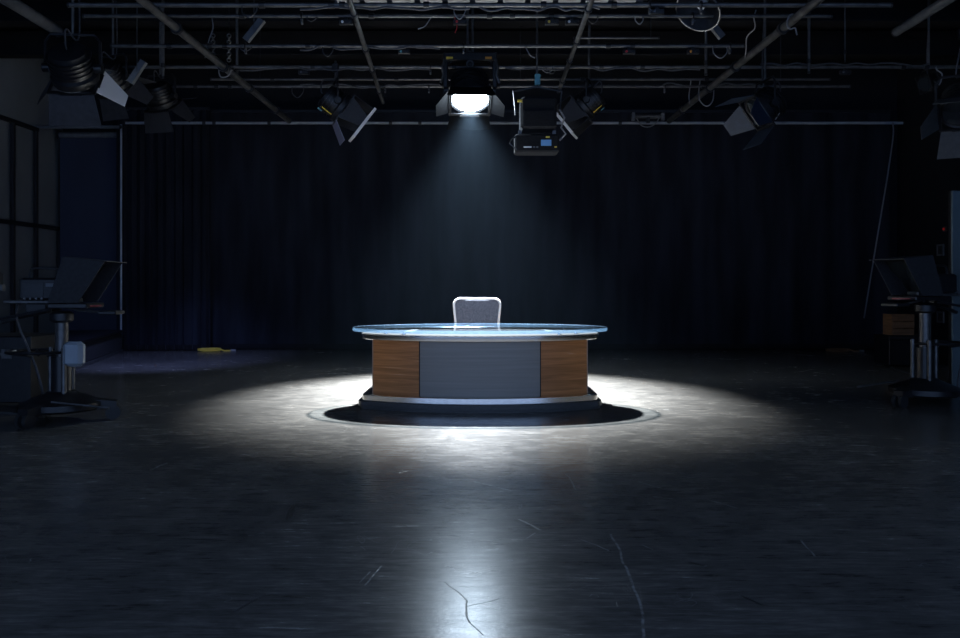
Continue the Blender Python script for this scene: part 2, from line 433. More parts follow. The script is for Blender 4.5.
MB().cyl((-.045, 0, 0), (-.03, 0, 0), .022, 12).build('lens', mat('red_glow', (.5, .01, .01), .4, emit=((1, .04, .03), .07)), il, True)

# teal flat at right
fx = P(952.5, 0, 9.5).x
ft = thing('scenery_flat', 'pale teal upright scenery flat behind the right camera', 'flat', (fx, 9.5, 0))
MB().box((0, 0, .02), (1.1, .035, 2.27), None, .006).build('skin', flat_teal, ft)
MB().box((0, .036, .02), (.06, .085, 2.27)).build('stile', satin_black, ft); MB().box((1.04, .036, .02), (1.1, .085, 2.27)).build('stile', satin_black, ft)
MB().box((.06, .036, 1.1), (1.04, .085, 1.18)).build('rail', wood_crate, ft)
MB().box((-.0, -.02, 0), (1.1, .30, .02)).build('foot_plate', satin_black, ft)

# ------------------------------------------------------------------ news desk
DY = 8.75
desk = thing('news_desk', 'curved news desk with walnut ends, grey centre panel and glass top', 'desk', (0, DY, 0))
def arc_y(x, R, yf): return yf + R - math.sqrt(R * R - x * x)
BR, BF, BW, BB = 2.25, 8.18 - DY, 1.065, .38
def slab_curve(x0, x1, z0, z1, t, R, yf, n=16):
    m_ = MB(); rings = []
    for i in range(n + 1):
        x = x0 + (x1 - x0) * i / n; y = arc_y(x, R, yf)
        rings.append([(x, y, z0), (x, y, z1), (x, y + t, z1), (x, y + t, z0)])
    return m_.loft(rings)
Z0, Z1 = .138, .675
slab_curve(-.583, .583, Z0, Z1, .03, BR, BF, 24).build('centre_panel', panel_grey, desk, True)
for s in (-1, 1):
    a, b = sorted((s * .592, s * BW))
    slab_curve(a, b, Z0, Z1, .03, BR, BF - .012, 14).build('wood_panel', walnut, desk, True)
    slab_curve(*sorted((s * .583, s * .592)), Z0, Z1, .02, BR, BF + .004, 2).build('joint_strip', satin_black, desk)
    yc = arc_y(BW, BR, BF - .012)
    MB().box((min(s * BW, s * (BW - .03)), yc + .03, Z0), (max(s * BW, s * (BW - .03)), BB, Z1)).build('side_panel', walnut, desk)
    e0 = s * (BW + .004)
    MB().box((min(e0, s * (BW - .006)), yc - .004, Z0), (max(e0, s * (BW - .006)), yc + .03, Z1)).build('corner_trim', mat('walnut_edge%d' % s, (.42, .24, .14), .4, noise=((3, 3, 30), .15)), desk)
def superell(a, bf, bb, n, k=96):
    out = []
    for i in range(k):
        t = 2 * PI * i / k; c, s_ = math.cos(t), math.sin(t)
        x = a * math.copysign(abs(c) ** (2 / n), c); b = bb if s_ > 0 else bf
        out.append((x, b * math.copysign(abs(s_) ** (2 / n), s_)))
    return out
def platform_outline(off, yback, rc=.16):
    R = BR + off; hw = BW + off; yf = BF - off; pts = []
    ye = arc_y(hw - rc * .5, R, yf)
    k = 28
    for i in range(k + 1):
        x = -(hw - rc * .5) + (2 * hw - rc) * i / k; pts.append((x, arc_y(x, R, yf)))
    for i in range(1, 7):
        t = i / 6 * PI / 2; pts.append((hw - rc * .5 + rc * .5 * math.sin(t), ye + rc * .75 * (1 - math.cos(t))))
    pts.append((hw, yback)); pts.append((-hw, yback))
    for i in range(6, 0, -1):
        t = i / 6 * PI / 2; pts.append((-(hw - rc * .5) - rc * .5 * math.sin(t), ye + rc * .75 * (1 - math.cos(t))))
    return pts
def prism(outlines): # list of (pts, z)
    return MB().loft([[(x, y, z) for x, y in pts] for pts, z in outlines])
prism([(platform_outline(.125, .48), 0), (platform_outline(.125, .48), .022), (platform_outline(.14, .5), .026), (platform_outline(.14, .5), .074), (platform_outline(.134, .495), .080)]).build('platform', platform_mat, desk, True)
prism([(platform_outline(.1045, .47), .0805), (platform_outline(.103, .47), .130), (platform_outline(.096, .47), .136), (platform_outline(.01, .42), .138)]).build('kick_trim', trim_steel, desk, True)
# counter: opaque steel-edged deck with rounded front edge
def ring(da, z): return [(x, y, z) for x, y in superell(1.215 + da, .68 + da, .62 + da, 2.2)]
MB().loft([ring(-.06, .674), ring(-.014, .674), ring(-.010, .677), ring(-.002, .715), ring(-.002, .721), ring(-.008, .727), ring(-.05, .728)]).build('counter', trim_steel, desk, True)
MB().loft([[(x, y, z) for x, y in superell(1.195, .66, .60, 2.2)] for z in (.7285, .731)]).build('counter_inlay', cloth_black, desk)
# glass
ga, gf, gb = 1.305, .70, .74
def gring(z, d=0): return [(x, y, z) for x, y in superell(ga - d, gf - d, gb - d, 2.05, 128)]
MB().loft([gring(.7495, .004), gring(.7825, .004)]).build('glass_top', glass, desk)
MB().loft([gring(.748, .006), gring(.751, 0), gring(.780, 0), gring(.784, .005)], cap=False).build('glass_edge', glass_edge, desk, True)
for x, y in ((-1.03, -.12), (-.93, -.32), (-.74, -.46), (.77, -.45), (.95, -.30), (1.03, -.12), (-.9, .28), (.9, .28), (0, .48)):
    so = MB().lathe([(.028, .7315), (.028, .736), (.018, .737), (.018, .7475)], 16); so.build('standoff', standoff_mat, desk, True).location = (x, y, 0)
# two slanted clamp wedges under the glass seen at the ends of the work surface
for s in (-1, 1):
    MB().plate([(s * .70, .05, .733), (s * .78, .05, .733), (s * .74, .45, .733), (s * .66, .45, .733)], .004).build('inlay_strip', standoff_mat, desk)

# ------------------------------------------------------------------ chair
ch = thing('office_chair', 'grey mesh office chair with pale rimmed back behind the desk', 'chair', (P(477, 0, 9.9).x, 9.62, 0))
def back_outline(hw, z0, z1, rc, k=8):
    pts = []
    for cx, cz, a0_ in ((hw - rc, z1 - rc, 0), (-hw + rc, z1 - rc, PI / 2), (-hw * .86 + rc, z0 + rc, PI), (hw * .86 - rc, z0 + rc, 1.5 * PI)):
        for i in range(k + 1):
            t = a0_ + PI / 2 * i / k; pts.append((cx + rc * math.cos(t), cz + rc * math.sin(t)))
    return pts
bo = back_outline(.272, .52, 1.055, .075)
def bcurve(x, z): return .30 + .10 * (1 - (x / .28) ** 2) * .45 + (z - .5) * .10
gridv = MB()
def inside_x(z):                                   # half width at height z
    xs = sorted(abs(px) for (px, pz), (qx, qz) in zip(bo, bo[1:] + bo[:1]) if (pz - z) * (qz - z) <= 0)
    return max(xs) if xs else .15
rows = []
for j in range(15):
    z = .522 + (1.052 - .522) * j / 14; hw = inside_x(z); hw = .19 if j in (0,) else hw
    if j == 14: hw = .2
    rows.append([(-hw + 2 * hw * i / 14, 0, z) for i in range(15)])
for t_ in (0, .008):
    vs_ = [(x, bcurve(x, z) + t_, z) for r_ in rows for x, _, z in r_]
    gridv.add(vs_, [(j * 15 + i, j * 15 + i + 1, j * 15 + i + 16, j * 15 + i + 15) for j in range(14) for i in range(14)])
gridv.build('back_mesh', chair_mesh, ch, True)
rim = [(x, bcurve(x, z) + .004, z) for x, z in bo]; MB().tube(rim + [rim[0]], .0135, 8).build('back_rim', chair_white, ch, True)
st = []
for z, s_ in ((.445, .95), (.455, 1.0), (.485, 1.0), (.505, .93)):
    st.append([(x * s_, y * s_ + .02, z) for x, y in superell(.25, .24, .22, 4, 40)])
MB().loft(st).build('seat', mat('seat_fabric', (.06, .065, .075), .85, noise=((60, 60, 60), .3)), ch, True)
MB().tube([(0, .30, .56), (0, .36, .50), (0, .30, .43), (0, .05, .42)], .022, 8).build('back_support', satin_black, ch, True)
for s in (-1, 1):
    a_ = thing_ = MB().tube([(s * .2, .1, .43), (s * .27, .1, .46), (s * .275, .1, .63)], .014, 8).build('arm_post', satin_black, ch, True)
    MB().box((s * .275 - .035, -.04, .63), (s * .275 + .035, .2, .655), None, .01).build('arm_pad', satin_black, ch)
MB().cyl((0, .02, .10), (0, .02, .44), .025, 14).build('gas_stem', chrome, ch, True)
for k in range(5):
    t = PI / 2 + k * 2 * PI / 5; c_, s_ = math.cos(t), math.sin(t)
    lg = MB().tube([(0, .02, .11), (.15 * c_, .02 + .15 * s_, .10), (.29 * c_, .02 + .29 * s_, .075)], .018, 8).build('base_leg', satin_black, ch, True)
    MB().cyl((.29 * c_ - .018 * s_, .02 + .29 * s_ + .018 * c_, .029), (.29 * c_ + .018 * s_, .02 + .29 * s_ - .018 * c_, .029), .029, 12).build('caster', rubber, lg, True)

# ------------------------------------------------------------------ lighting grid
GZ = 4.20
def pipe(a, b, r, label, group=None, m=pipe_metal, clamps=(), name='grid_pipe', hangers=()):
    a = Vector(a); b = Vector(b); root = thing(name, label, 'pipe', a, 0, group)
    MB().cyl((0, 0, 0), b - a, r, 14).build('tube', m, root, True)
    d = (b - a).normalized()
    for t in (0, 1):
        c_ = (b - a) * t; e = d * (.02 if t == 0 else -.02)
        MB().cyl(c_ - e * .2, c_ + e, r * 1.12, 12).build('end_cap', black_metal, root, True)
    for t in clamps:
        c_ = (b - a) * t
        MB().cyl(c_ - d * .03, c_ + d * .03, r * 1.5, 10).build('clamp', black_metal, root, True)
    for t in hangers:
        c_ = (b - a) * t; MB().cyl(c_, c_ + Vector((0, 0, CEIL - a.z)), .006, 6).build('hanger_wire', black_metal, root)
    return root
rows_px = [(123, 15.55, -6.5, 7.75, .030, 'steel pipe toned as if lit running just in front of the black back drape'), (86.5, 12.85, -5.2, 5.6, .026, 'grey grid pipe running across behind the thin conduit'),
           (67, 11.65, -5.4, 7.0, .030, 'grey grid pipe running across directly behind the lit lamp yoke'), (46, 10.6, -4.6, 3.3, .028, 'grey grid pipe carrying the orange-marked and teal-marked socket boxes'),
           (16, 9.42, -4.4, 3.9, .026, 'grey grid pipe carrying the yellow-marked and white-marked socket boxes'), (5, 9.08, -4.4, 4.4, .030, 'grey grid pipe with sagging black cable bundles under the cable tray')]
lit_pipe_tone = mat('lit_pipe_tone', (.30, .33, .37), .5, noise=((6, 6, 6), .2))  # brighter bluish copy of the pipe metal, light on the back pipe painted in
for y_px, D, x0, x1, r, lab in rows_px:
    z = P(0, y_px, D).z
    pipe((x0, D, z), (x1, D, z), r * .85, lab, 'pipes crossing the studio in the ceiling grid', m=lit_pipe_tone if y_px == 123 else pipe_metal, clamps=[random.uniform(.05, .95) for _ in range(7)])
z = P(0, 82, 12.7).z
pipe((-4.0, 12.62, z + .02), (5.2, 12.62, z + .02), .018, 'thin conduit running close beside a thicker grid pipe', clamps=(.1, .3, .45, .6, .8), name='conduit', hangers=(.08, .5, .92))
pipe((1.2, 10.9, P(0, 38, 10.9).z), (2.3, 10.9, P(0, 38, 10.9).z), .014, 'short thin rod hung between two grid pipes right of the lit lamp', name='short_rod', hangers=(.1, .9))
pipe((P(8, 0, 15.3).x, 15.3, P(0, 127, 15.3).z), (P(121, 0, 15.3).x, 15.3, P(0, 127, 15.3).z), .03, 'pale blue-grey pipe above the blue roller screen', m=grey_paint, name='screen_pipe')
# pipes running away from the camera
AZ = GZ - .085
deep = [(-1.30, 8.0, -1.54, 13.5, AZ, .028, 'slim pipe running towards the back, left of the lit lamp'),
        (1.13, 8.0, 1.18, 12.75, AZ, .028, 'slim pipe running towards the back, right of the lit lamp'),
        (-3.42, 8.2, -3.35, 14.9, AZ - .02, .045, 'thick grey pipe running towards the back with cables tied, left side'),
        (3.42, 8.2, 3.32, 14.9, AZ - .02, .045, 'thick grey pipe running towards the back with cables looped, right side'),
        (-5.60, 7.6, -5.66, 11.4, 4.62, .075, 'fat grey duct tube near the left wall ending in mid air'),
        (5.55, 7.6, 5.60, 11.45, 4.62, .060, 'fat grey duct tube near the right wall ending in mid air')]
for x0, y0, x1, y1, z, r, lab in deep:
    pipe((x0, y0, z), (x1, y1, z), r, lab, m=pipe_metal if r < .05 else grey_paint, clamps=() if r > .05 else (.2, .45, .63, .86), name='grid_pipe' if r < .05 else 'duct_tube')
# drop rods from the ceiling
for x, y_px, D, lab in ((163, 78, 11.5, 'vertical drop rod above the dark fixture by the left drape'), (809, 73, 11.5, 'vertical drop rod with clamp beside the right looped pipe'),
                        (706, 75, 11.5, 'short vertical drop rod below the dish floodlight'), (237, 80, 11.8, 'vertical drop rod beside the chains on the left pipe'), (845, 62, 11.75, 'thin drop rod with bolts between duct tube and looped pipe')):
    p = P(x, y_px, D)
    pipe((p.x, D - .0, p.z), (p.x, D, CEIL), .02 if x != 845 else .010, lab, clamps=(.12,), name='drop_rod')
# cable tray and ceiling beams over the lamp (pale, lit from below)
tray_mat = mat('tray_galvanised', (.42, .42, .43), .5, .3, noise=((8, 8, 8), .25))
ct = thing('cable_tray', 'pale cable tray above the lit lamp resting over the grid', 'tray', (0, 9.25, 4.285))
for k in range(11):
    x = -1.55 + .30 * k
    MB().box((x, -.12, 0), (x + .24, .12, .02), None, .004).build('tray_segment', tray_mat, ct)
MB().box((-1.6, -.14, -.01), (1.8, -.12, .07)).build('tray_rail', pipe_metal, ct); MB().box((-1.6, .12, -.01), (1.8, .14, .07)).build('tray_rail', pipe_metal, ct)
for y, z, lab in ((13.9, 4.95, 'black ceiling joist nearest the back drape'), (12.3, 5.0, 'black ceiling joist above the conduit'), (10.9, 5.0, 'black ceiling joist above the lit lamp')):
    b_ = thing('ceiling_joist', lab, 'beam', (0, y, z))
    MB().box((-7.9, -.06, .02), (7.9, .06, .40)).build('web', ceil_mat, b_); MB().box((-7.9, -.12, 0), (7.9, .12, .02)).build('flange', ceil_mat, b_)

# cables
def cable(px, label, r=.010, m=cable_mat, name='cable'):
    pts = [P(*q) for q in px]; c0 = pts[0]
    o = MB().tube([p - c0 for p in catmull(pts, 8)], r, 6).build(name, m, None, True); o.location = c0
    return tag(o, label, 'cable')
cable([(893, 123, 15.53), (893, 138, 15.4), (886, 185, 15.4), (876, 245, 15.4), (866, 306, 15.3), (864, 318, 15.2)], 'long grey cable dangling in front of the drape at right', .013, cable_grey)
cable([(205, 58, 11.3), (209, 40, 11.3), (213, 28, 11.3), (212, 18, 11.3)], 'thin looped cable hanging beside the chains at left', .008, cable_grey)
cable([(224, 64, 11.35), (219, 70, 11.3), (221, 77, 11.3), (228, 76, 11.3), (231, 70, 11.35)], 'small cable hook curled under the left thick pipe', .009, cable_grey)
cable([(798, 15, 9.2), (790, 15, 9.15), (787, 24, 9.15), (790, 29, 9.15), (795, 28, 9.15), (797, 35, 9.15)], 'cable hook hanging over the right looped pipe', .009, cable_grey)
cable([(756, 10, 9.6), (754, 18, 9.6), (755, 28, 9.8), (747, 37, 10), (746, 50, 10.4), (744, 64, 11)], 'thin cable zigzagging down to the right looped pipe', .008, cable_grey)
cable([(691, 80.5, 12.62), (689, 96, 12.6), (690, 104, 12.6)], 'short cable strand hanging left of the looped pipe end', .008, cable_grey)
cable([(700, 80.5, 12.62), (699, 98, 12.5), (706, 106, 12.5), (713, 100, 12.5), (714, 80.5, 12.62)], 'cable loop hanging under the right looped pipe', .009, cable_grey)
cable([(636, 117, 15.5), (641, 125, 15.48), (648, 127, 15.48), (655, 124, 15.48), (660, 117, 15.5)], 'small sagging cable under the tube batten', .010, cable_grey)
cable([(525, 46, 10.58), (530, 55, 10.55), (535, 58, 10.55)], 'short curled wire hanging off the pipe right of the lit lamp', .007, cable_grey)
cable([(936, 67, 11.62), (937, 70, 11.6), (942, 74, 11.6), (941, 81, 11.6), (939, 85, 11.6)], 'hooked cable above the fixture at the right wall', .010, cable_grey)
cable([(418, 29, 9.4), (425, 26, 9.4), (432, 16, 9.42)], 'thin branching wire left of the lit lamp', .006, cable_grey)
cable([(454, 16, 9.42), (457, 26, 9.4), (455, 33, 9.4)], 'thin red wire left of the lamp hanger', .006, red)
for k, (y_px, D, x0, x1, lab) in enumerate(((8, 9.0, 300, 470, 'black cable bundle sagging along the nearest grid pipe left of the lamp'), (9, 9.0, 480, 600, 'black cable bundle sagging along the nearest grid pipe right of the lamp'),
                                          (48, 10.55, 300, 440, 'cable tied along the pipe above the square fixture'), (69, 11.6, 505, 700, 'cable tied along the pipe right of the lit lamp'),
                                          (86, 12.55, 300, 440, 'black cable tied along the conduit left of the lit lamp'), (85, 12.55, 600, 760, 'black cable tied along the conduit right of the lit lamp'),
                                          (69, 11.6, 240, 430, 'cable tied along the pipe left of the lit lamp'), (65, 11.6, 760, 930, 'cable tied along the pipe by the right looped pipe'))):
    rnd = random.Random(k); n = 14
    cable([(x0 + (x1 - x0) * i / n, y_px + rnd.uniform(-2.2, 2.2), D - .05) for i in range(n + 1)], lab, .012, cable_mat, 'cable_run')
# hanging chains at left
for x, lab in ((213, 'link chain hanging above the left thick pipe beside the wire'), (229, 'link chain hanging beside the drop rod at left')):
    c0 = P(x, 60, 11.3); t = thing('link_chain', lab, 'chain', c0)
    MB().cyl((0, 0, .33), (0, 0, CEIL - c0.z), .005, 6).build('hanger_wire', black_metal, t)
    for k in range(9):
        MB().torus(.026, .008, 10, 5, Matrix.Translation((0, 0, .04 * k)) @ Matrix.Rotation(PI / 2 * (k % 2), 4, 'Z') @ Matrix.Rotation(PI / 2, 4, 'X')).build('link', pipe_metal, t, True)
# short cable loops and spare hook clamps along the grid
rnd = random.Random(11)
for k in range(14):
    row = rows_px[1 + k % 5]; D = row[1]; z = P(0, row[0], D).z; x = rnd.uniform(-3.0, 3.0); w = rnd.uniform(.04, .09); d = rnd.uniform(.07, .18)
    o = MB().tube(catmull([(-w, 0, .0), (-w * .9, -.03, -d * .6), (0, -.04, -d), (w * .9, -.03, -d * .55), (w, 0, .0)], 6), .007, 5).build('cable_loop', cable_mat if k % 3 else cable_grey, None, True)
    o.location = (x, D - .012, z - .004); tag(o, 'short cable loop hanging down from a ceiling grid pipe', 'cable', 'short cable loops on the grid')
for k in range(12):
    row = rows_px[1 + (k * 2) % 5]; D = row[1]; z = P(0, row[0], D).z; x = rnd.uniform(-3.4, 3.4); rr_ = row[4] * .85
    t = thing('hook_clamp', 'empty spare hook clamp gripping a ceiling grid pipe', 'clamp', (x, D, z), 0, 'spare hook clamps on the grid')
    MB().torus(rr_ + .012, .010, 12, 6, Matrix.Rotation(PI / 2, 4, 'Y')).build('hook', black_metal, t, True)
    MB().box((-.012, -.02, -rr_ - .075), (.012, .02, -rr_ - .012), None, .004).build('body', pipe_metal, t)
    MB().cyl((0, -.06, -rr_ - .05), (0, .0, -rr_ - .05), .008, 8).build('wing_bolt', chrome, t, True)
# tube batten on the back pipe
p = P(648, 116.5, 15.5)
tb = thing('tube_batten', 'short grey tube batten fixed on the pipe before the drape', 'light', p)
MB().cyl((-.26, 0, 0), (.26, 0, 0), .035, 12).build('tube', pipe_metal, tb, True)
for s in (-1, 1):
    MB().box((s * .27 - .03, -.05, -.08), (s * .27 + .03, .05, .07), None, .01).build('end_cap', grey_paint, tb)
MB().box((-.03, -.03, -.12), (.03, .06, .0)).build('bracket', black_metal, tb)
# socket boxes with coloured markers on the grid
def socket_box(x, D, label, mk, n=2):
    row = [q for q in rows_px if q[1] == D][0]; z = P(0, row[0], D).z - row[4]
    t = thing('socket_box', label, 'socket box', ((x - CX) / F * D, D, z))
    MB().box((-.075, -.03, -.075), (.075, .03, -.02), None, .006).build('box', black_metal, t)
    MB().box((-.015, -.02, -.02), (.015, .02, .004)).build('strap', black_metal, t)
    for k in range(n):
        MB().cyl((-.035 + .07 * k, -.03, -.047), (-.035 + .07 * k, -.042, -.047), .014, 10).build('socket', mk if k == 0 else black_metal, t, True)
socket_box(693, 10.6, 'black socket box with orange marker hung under the right grid', orange)
socket_box(629, 10.6, 'black socket box with dark red marker on the grid', red)
socket_box(346, 9.42, 'black socket box with pale socket above the tilted lamp', white_label)
socket_box(404, 10.6, 'black socket box with teal marker left of the lit lamp', teal_label)
socket_box(460, 9.42, 'black socket box with red marker left of the lamp hanger', red)
socket_box(304, 11.65, 'plain black socket box on the left middle grid', grey_paint)
socket_box(845, 11.65, 'plain black socket box next to the thin drop rod', pipe_metal)
socket_box(572, 9.42, 'black socket box with white marker by the slim right pipe', white_label)
socket_box(552, 9.42, 'black socket box with yellow marker by the slim right pipe', yellow)
socket_box(657, 9.08, 'black socket box with steel socket left of the dish floodlight', chrome, 1)

# ------------------------------------------------------------------ fresnel fixtures
def frame_of(aim):
    f = Vector(aim).normalized(); r = f.cross(Vector((0, 0, 1))).normalized(); u = r.cross(f)
    return f, r, u
def fixture(name, label, head, aim, s=.22, lit=False, doors=(35, 35, 35, 35), roll=0, hang=None, door_m=None, marks=(), group=None, lens_m=None, door_len=1.15, gel=None, side_len=1.0):
    """head = centre of the lens housing; aim = direction; doors = opening angles (top, bottom, left, right)"""
    head = Vector(head); root = thing(name, label, 'stage light', head, 0, group)
    f, r, u = frame_of(aim)
    M = Matrix((r, u, f)).transposed().to_4x4()           # local x=right y=up z=forward
    if roll: M = M @ Matrix.Rotation(roll, 4, 'Z')
    dm = door_m or door_grey
    hs = MB().lathe([(.45 * s, -1.55 * s), (.80 * s, -1.45 * s), (.92 * s, -1.1 * s), (.92 * s, -.35 * s), (1.06 * s, -.25 * s), (1.06 * s, .06 * s), (1.0 * s, .08 * s), (.95 * s, .02 * s)], 20, M)
    hs = hs.build('housing', black_metal, root, True)
    for k in range(4):
        z = (-1.25 + .22 * k) * s
        MB().lathe([(.90 * s, z), (1.0 * s, z), (1.0 * s, z + .05 * s), (.90 * s, z + .05 * s)], 20, M, False).build('cooling_fin', satin_black, hs, True)
    MB().lathe([(.02 * s, .11 * s), (.40 * s, .095 * s), (.70 * s, .06 * s), (.90 * s, .02 * s), (.90 * s, -.02 * s)], 28, M).build('lens', lens_m or (lens_lit if lit else lens_dark), root, True)
    q = 1.08 * s; z0, z1 = .09 * s, .17 * s
    fm = MB(); i_ = .94 * s
    fm.box((-q, i_, z0), (q, q, z1), M).box((-q, -q, z0), (q, -i_, z1), M).box((-q, -i_, z0), (-i_, i_, z1), M).box((i_, -i_, z0), (q, i_, z1), M)
    fm.build('door_frame', satin_black, root)
    L_ = door_len * s * 1.25
    for k, angd in enumerate(doors):
        if angd is None: continue
        th = math.radians(angd)
        wide = 1.0 if k < 2 else .86; tip = 1.18 if k < 2 else .42; Lk = L_ * (1 if k < 2 else side_len)
        # door in its own plane: hinge along x at y=q, extends along (sin, cos)
        dx = [(-wide * s, 0), (wide * s, 0), (tip * s, Lk), (-tip * s, Lk)]
        R_ = (0, PI, PI / 2, -PI / 2)[k]
        pts = [Vector((x, q + d * math.sin(th), z1 + d * math.cos(th))) for x, d in dx]
        MM = M @ Matrix.Rotation(R_, 4, 'Z')
        dr = MB().plate(pts, .006, MM).build('barn_door', dm[k] if isinstance(dm, tuple) else dm, root)
        MB().cyl((-.5 * s, q, z1), (.5 * s, q, z1), .012 * s / .22, 8, None, MM).build('hinge', satin_black, dr, True)
    if gel:
        zg = z1 + L_ + .006; g = q * 1.12; gi = q * .92
        gm = MB()
        gm.box((-g, gi, zg), (g, g, zg + .035), M).box((-g, -g, zg), (g, -gi, zg + .035), M).box((-g, -gi, zg), (-gi, gi, zg + .035), M).box((gi, -gi, zg), (g, gi, zg + .035), M)
        gm.build('lit_gel_frame', gel, root)
    # yoke hangs plumb from the clamp
    ax = (M.to_3x3() @ Vector((1, 0, 0))); ax = Vector((ax.x, ax.y, ax.z))
    hz = Vector((r.x, r.y, 0)).normalized()
    back = -f * .55 * s; hw = 1.22 * s; top = 1.55 * s
    ypts = [hz * -hw + back, hz * -hw + back + Vector((0, 0, top * .8)), hz * -hw * .8 + back + Vector((0, 0, top)), hz * hw * .8 + back + Vector((0, 0, top)), hz * hw + back + Vector((0, 0, top * .8)), hz * hw + back]
    MB().tube(ypts, .016 * s / .22, 6).build('yoke', black_metal, root, True)
    for sg in (-1, 1):
        MB().cyl(hz * sg * (hw - .25 * s) + back, hz * sg * (hw + .10 * s) + back, .05 * s / .22, 10).build('tilt_knob', satin_black, root, True)
    ztop = (hang if hang is not None else head.z + top + .25) - head.z
    MB().cyl(back + Vector((0, 0, top)), back + Vector((0, 0, ztop)), .016, 8).build('spigot', pipe_metal, root, True)
    MB().box((back.x - .045, back.y - .03, ztop - .09), (back.x + .045, back.y + .03, ztop + .03), None, .012).build('hook_clamp', black_metal, root)
    cb = [-f * 1.5 * s, -f * 1.75 * s + Vector((0, 0, .1 * s)), -f * 1.6 * s + Vector((0, 0, .9 * s)), back + hz * .3 * s + Vector((0, 0, top * 1.05)), back + Vector((.03, 0, ztop - .05))]
    MB().tube(catmull(cb, 6), .010, 6).build('power_cable', cable_mat, root, True)
    for (mx_, my_, mz_, w_, h_, rot, mm) in marks:         # stickers on the housing: angle round the barrel (deg), z along barrel
        a_ = math.radians(mx_); rr_ = my_ * s
        T = M @ Matrix.Rotation(a_, 4, 'Z') @ Matrix.Translation((rr_, 0, mz_ * s)) @ Matrix.Rotation(math.radians(rot), 4, 'X')
        MB().box((-.002, -w_ / 2, -h_ / 2), (.004, w_ / 2, h_ / 2), T).build('sticker', mm, root)
    return root, M

# key lamp
kaim = (KEY_AIM - KEY_POS).normalized()
s_key = .262
khead = KEY_POS
key, KM = fixture('fresnel_lamp', 'large lit studio lamp with open barn doors above the desk', khead, kaim, s_key, True, (33, 100, 46, 46), door_m=mat('door_matt_black', (.003, .003, .0035), .7, spec=.05), side_len=.62, hang=GZ + .02, group=None, marks=())
kl = bpy.data.lights.new('key_spot', 'SPOT'); kl.energy = KEY_W; kl.color = (.90, .955, 1.0)
kl.spot_size = math.radians(75); kl.spot_blend = 1.0; kl.shadow_soft_size = .07
klo = bpy.data.objects.new('key_spot', kl); C.objects.link(klo); klo.parent = key
klo.location = kaim * (.13 * s_key + .11); klo.rotation_euler = (Vector((-.04, 9.8, 0)) - KEY_POS).to_track_quat('-Z', 'Y').to_euler()

lavender = mat('lavender_lit_door', (.22, .23, .34), .5)  # light on one barn door's underside, put into its colour
gel_lit = mat('gel_frame_lit_tone', (.55, .56, .60), .45)  # whiteness stands in for light on the frame's front edge
# left spill lamp: aims away from the camera at the floor before the left drape
lp = P(76, 78, 9.6); laim = Vector((-5.0, 13.6, 0)) - lp
left, LM = fixture('fresnel_lamp', 'dark studio lamp with bluish lit barn door near the left wall', lp, laim, .24, False, (50, 28, 40, 40), hang=CEIL - .04, door_m=(door_grey, door_grey, door_grey, white_label), lens_m=mat('lens_blue_lit', (.6, .7, .9), .3, emit=((.55, .72, 1.0), 5.0)), marks=((200, 1.0, -.6, .05, .10, 0, grey_paint),))  # right door coloured white to stand in for lamplight on it
sl = bpy.data.lights.new('spill_spot', 'SPOT'); sl.energy = SPILL_W; sl.color = (.30, .40, 1.0); sl.spot_size = math.radians(44); sl.spot_blend = 1.0; sl.shadow_soft_size = .08
slo = bpy.data.objects.new('spill_spot', sl); C.objects.link(slo); slo.parent = left
ld = laim.normalized(); slo.location = ld * (.14); slo.rotation_euler = ld.to_track_quat('-Z', 'Y').to_euler()

fixture('fresnel_lamp', 'dark studio lamp with grey flap right of the lit-door lamp', P(118, 86, 11.3), (.35, .75, -.75), .20, False, (40, 30, 50, 30), hang=CEIL - .04, marks=((150, .95, -.9, .03, .14, 0, grey_paint),))
fixture('fresnel_lamp', 'black studio lamp with one pale grey door hanging before the left drape', P(163, 104, 12.3), (.15, .55, -.8), .20, False, (70, 20, 35, 35), hang=CEIL - .04, marks=((100, .95, -.5, .16, .012, 12, yellow), (95, .95, -.8, .16, .012, -12, yellow)))
fixture('fresnel_lamp', 'studio lamp tilted right with yellow strip left of the lit lamp', P(342, 109, 11.6), (.80, .24, -.62), .20, False, (2, 32, 2, 2), hang=GZ, door_m=(black_metal, lavender, black_metal, black_metal), gel=gel_lit,
        marks=((-62, .97, -.72, .16, .016, 90, yellow), (-95, .97, -1.15, .09, .06, 0, teal_label)))
fixture('fresnel_lamp', 'studio lamp tilted left with yellow strip right of the control box', P(583, 108, 12.4), (-.76, .21, -.62), .20, False, (2, 2, 2, 2), hang=CEIL - .04, door_m=black_metal, gel=gel_lit,
        marks=((-118, .97, -.75, .15, .012, 90, yellow), (-70, .97, -1.05, .09, .06, 0, teal_label)))
fixture('fresnel_lamp', 'studio lamp with broad door in a painted blue-lit tone hung beneath the looped pipe', P(758, 112, 10.9), (-.80, -.12, -.60), .215, False, (25, 15, 30, 40), hang=CEIL - .04, door_m=mat('door_blue_lit', (.022, .034, .06), .4, noise=((14, 14, 14), .2)),  # blue light falling on the doors is put into their colour
        marks=((-120, .97, -.6, .1, .015, 30, white_label),))
fixture('fresnel_lamp', 'studio lamp with pale doors and orange mark by the right wall', P(962, 112, 9.6), (-.35, -.55, -.75), .22, False, (30, 35, 45, 30), hang=4.1, door_m=mat('door_mid_grey', (.06, .058, .056), .5, noise=((14, 14, 14), .25)), marks=((-90, .97, -.3, .06, .06, 0, orange),))
fixture('fresnel_lamp', 'small spot lamp with dull lens high near the right wall', P(925, 84, 12.0), (-.8, -.2, -.3), .12, False, (None, None, None, None), hang=CEIL - .04)

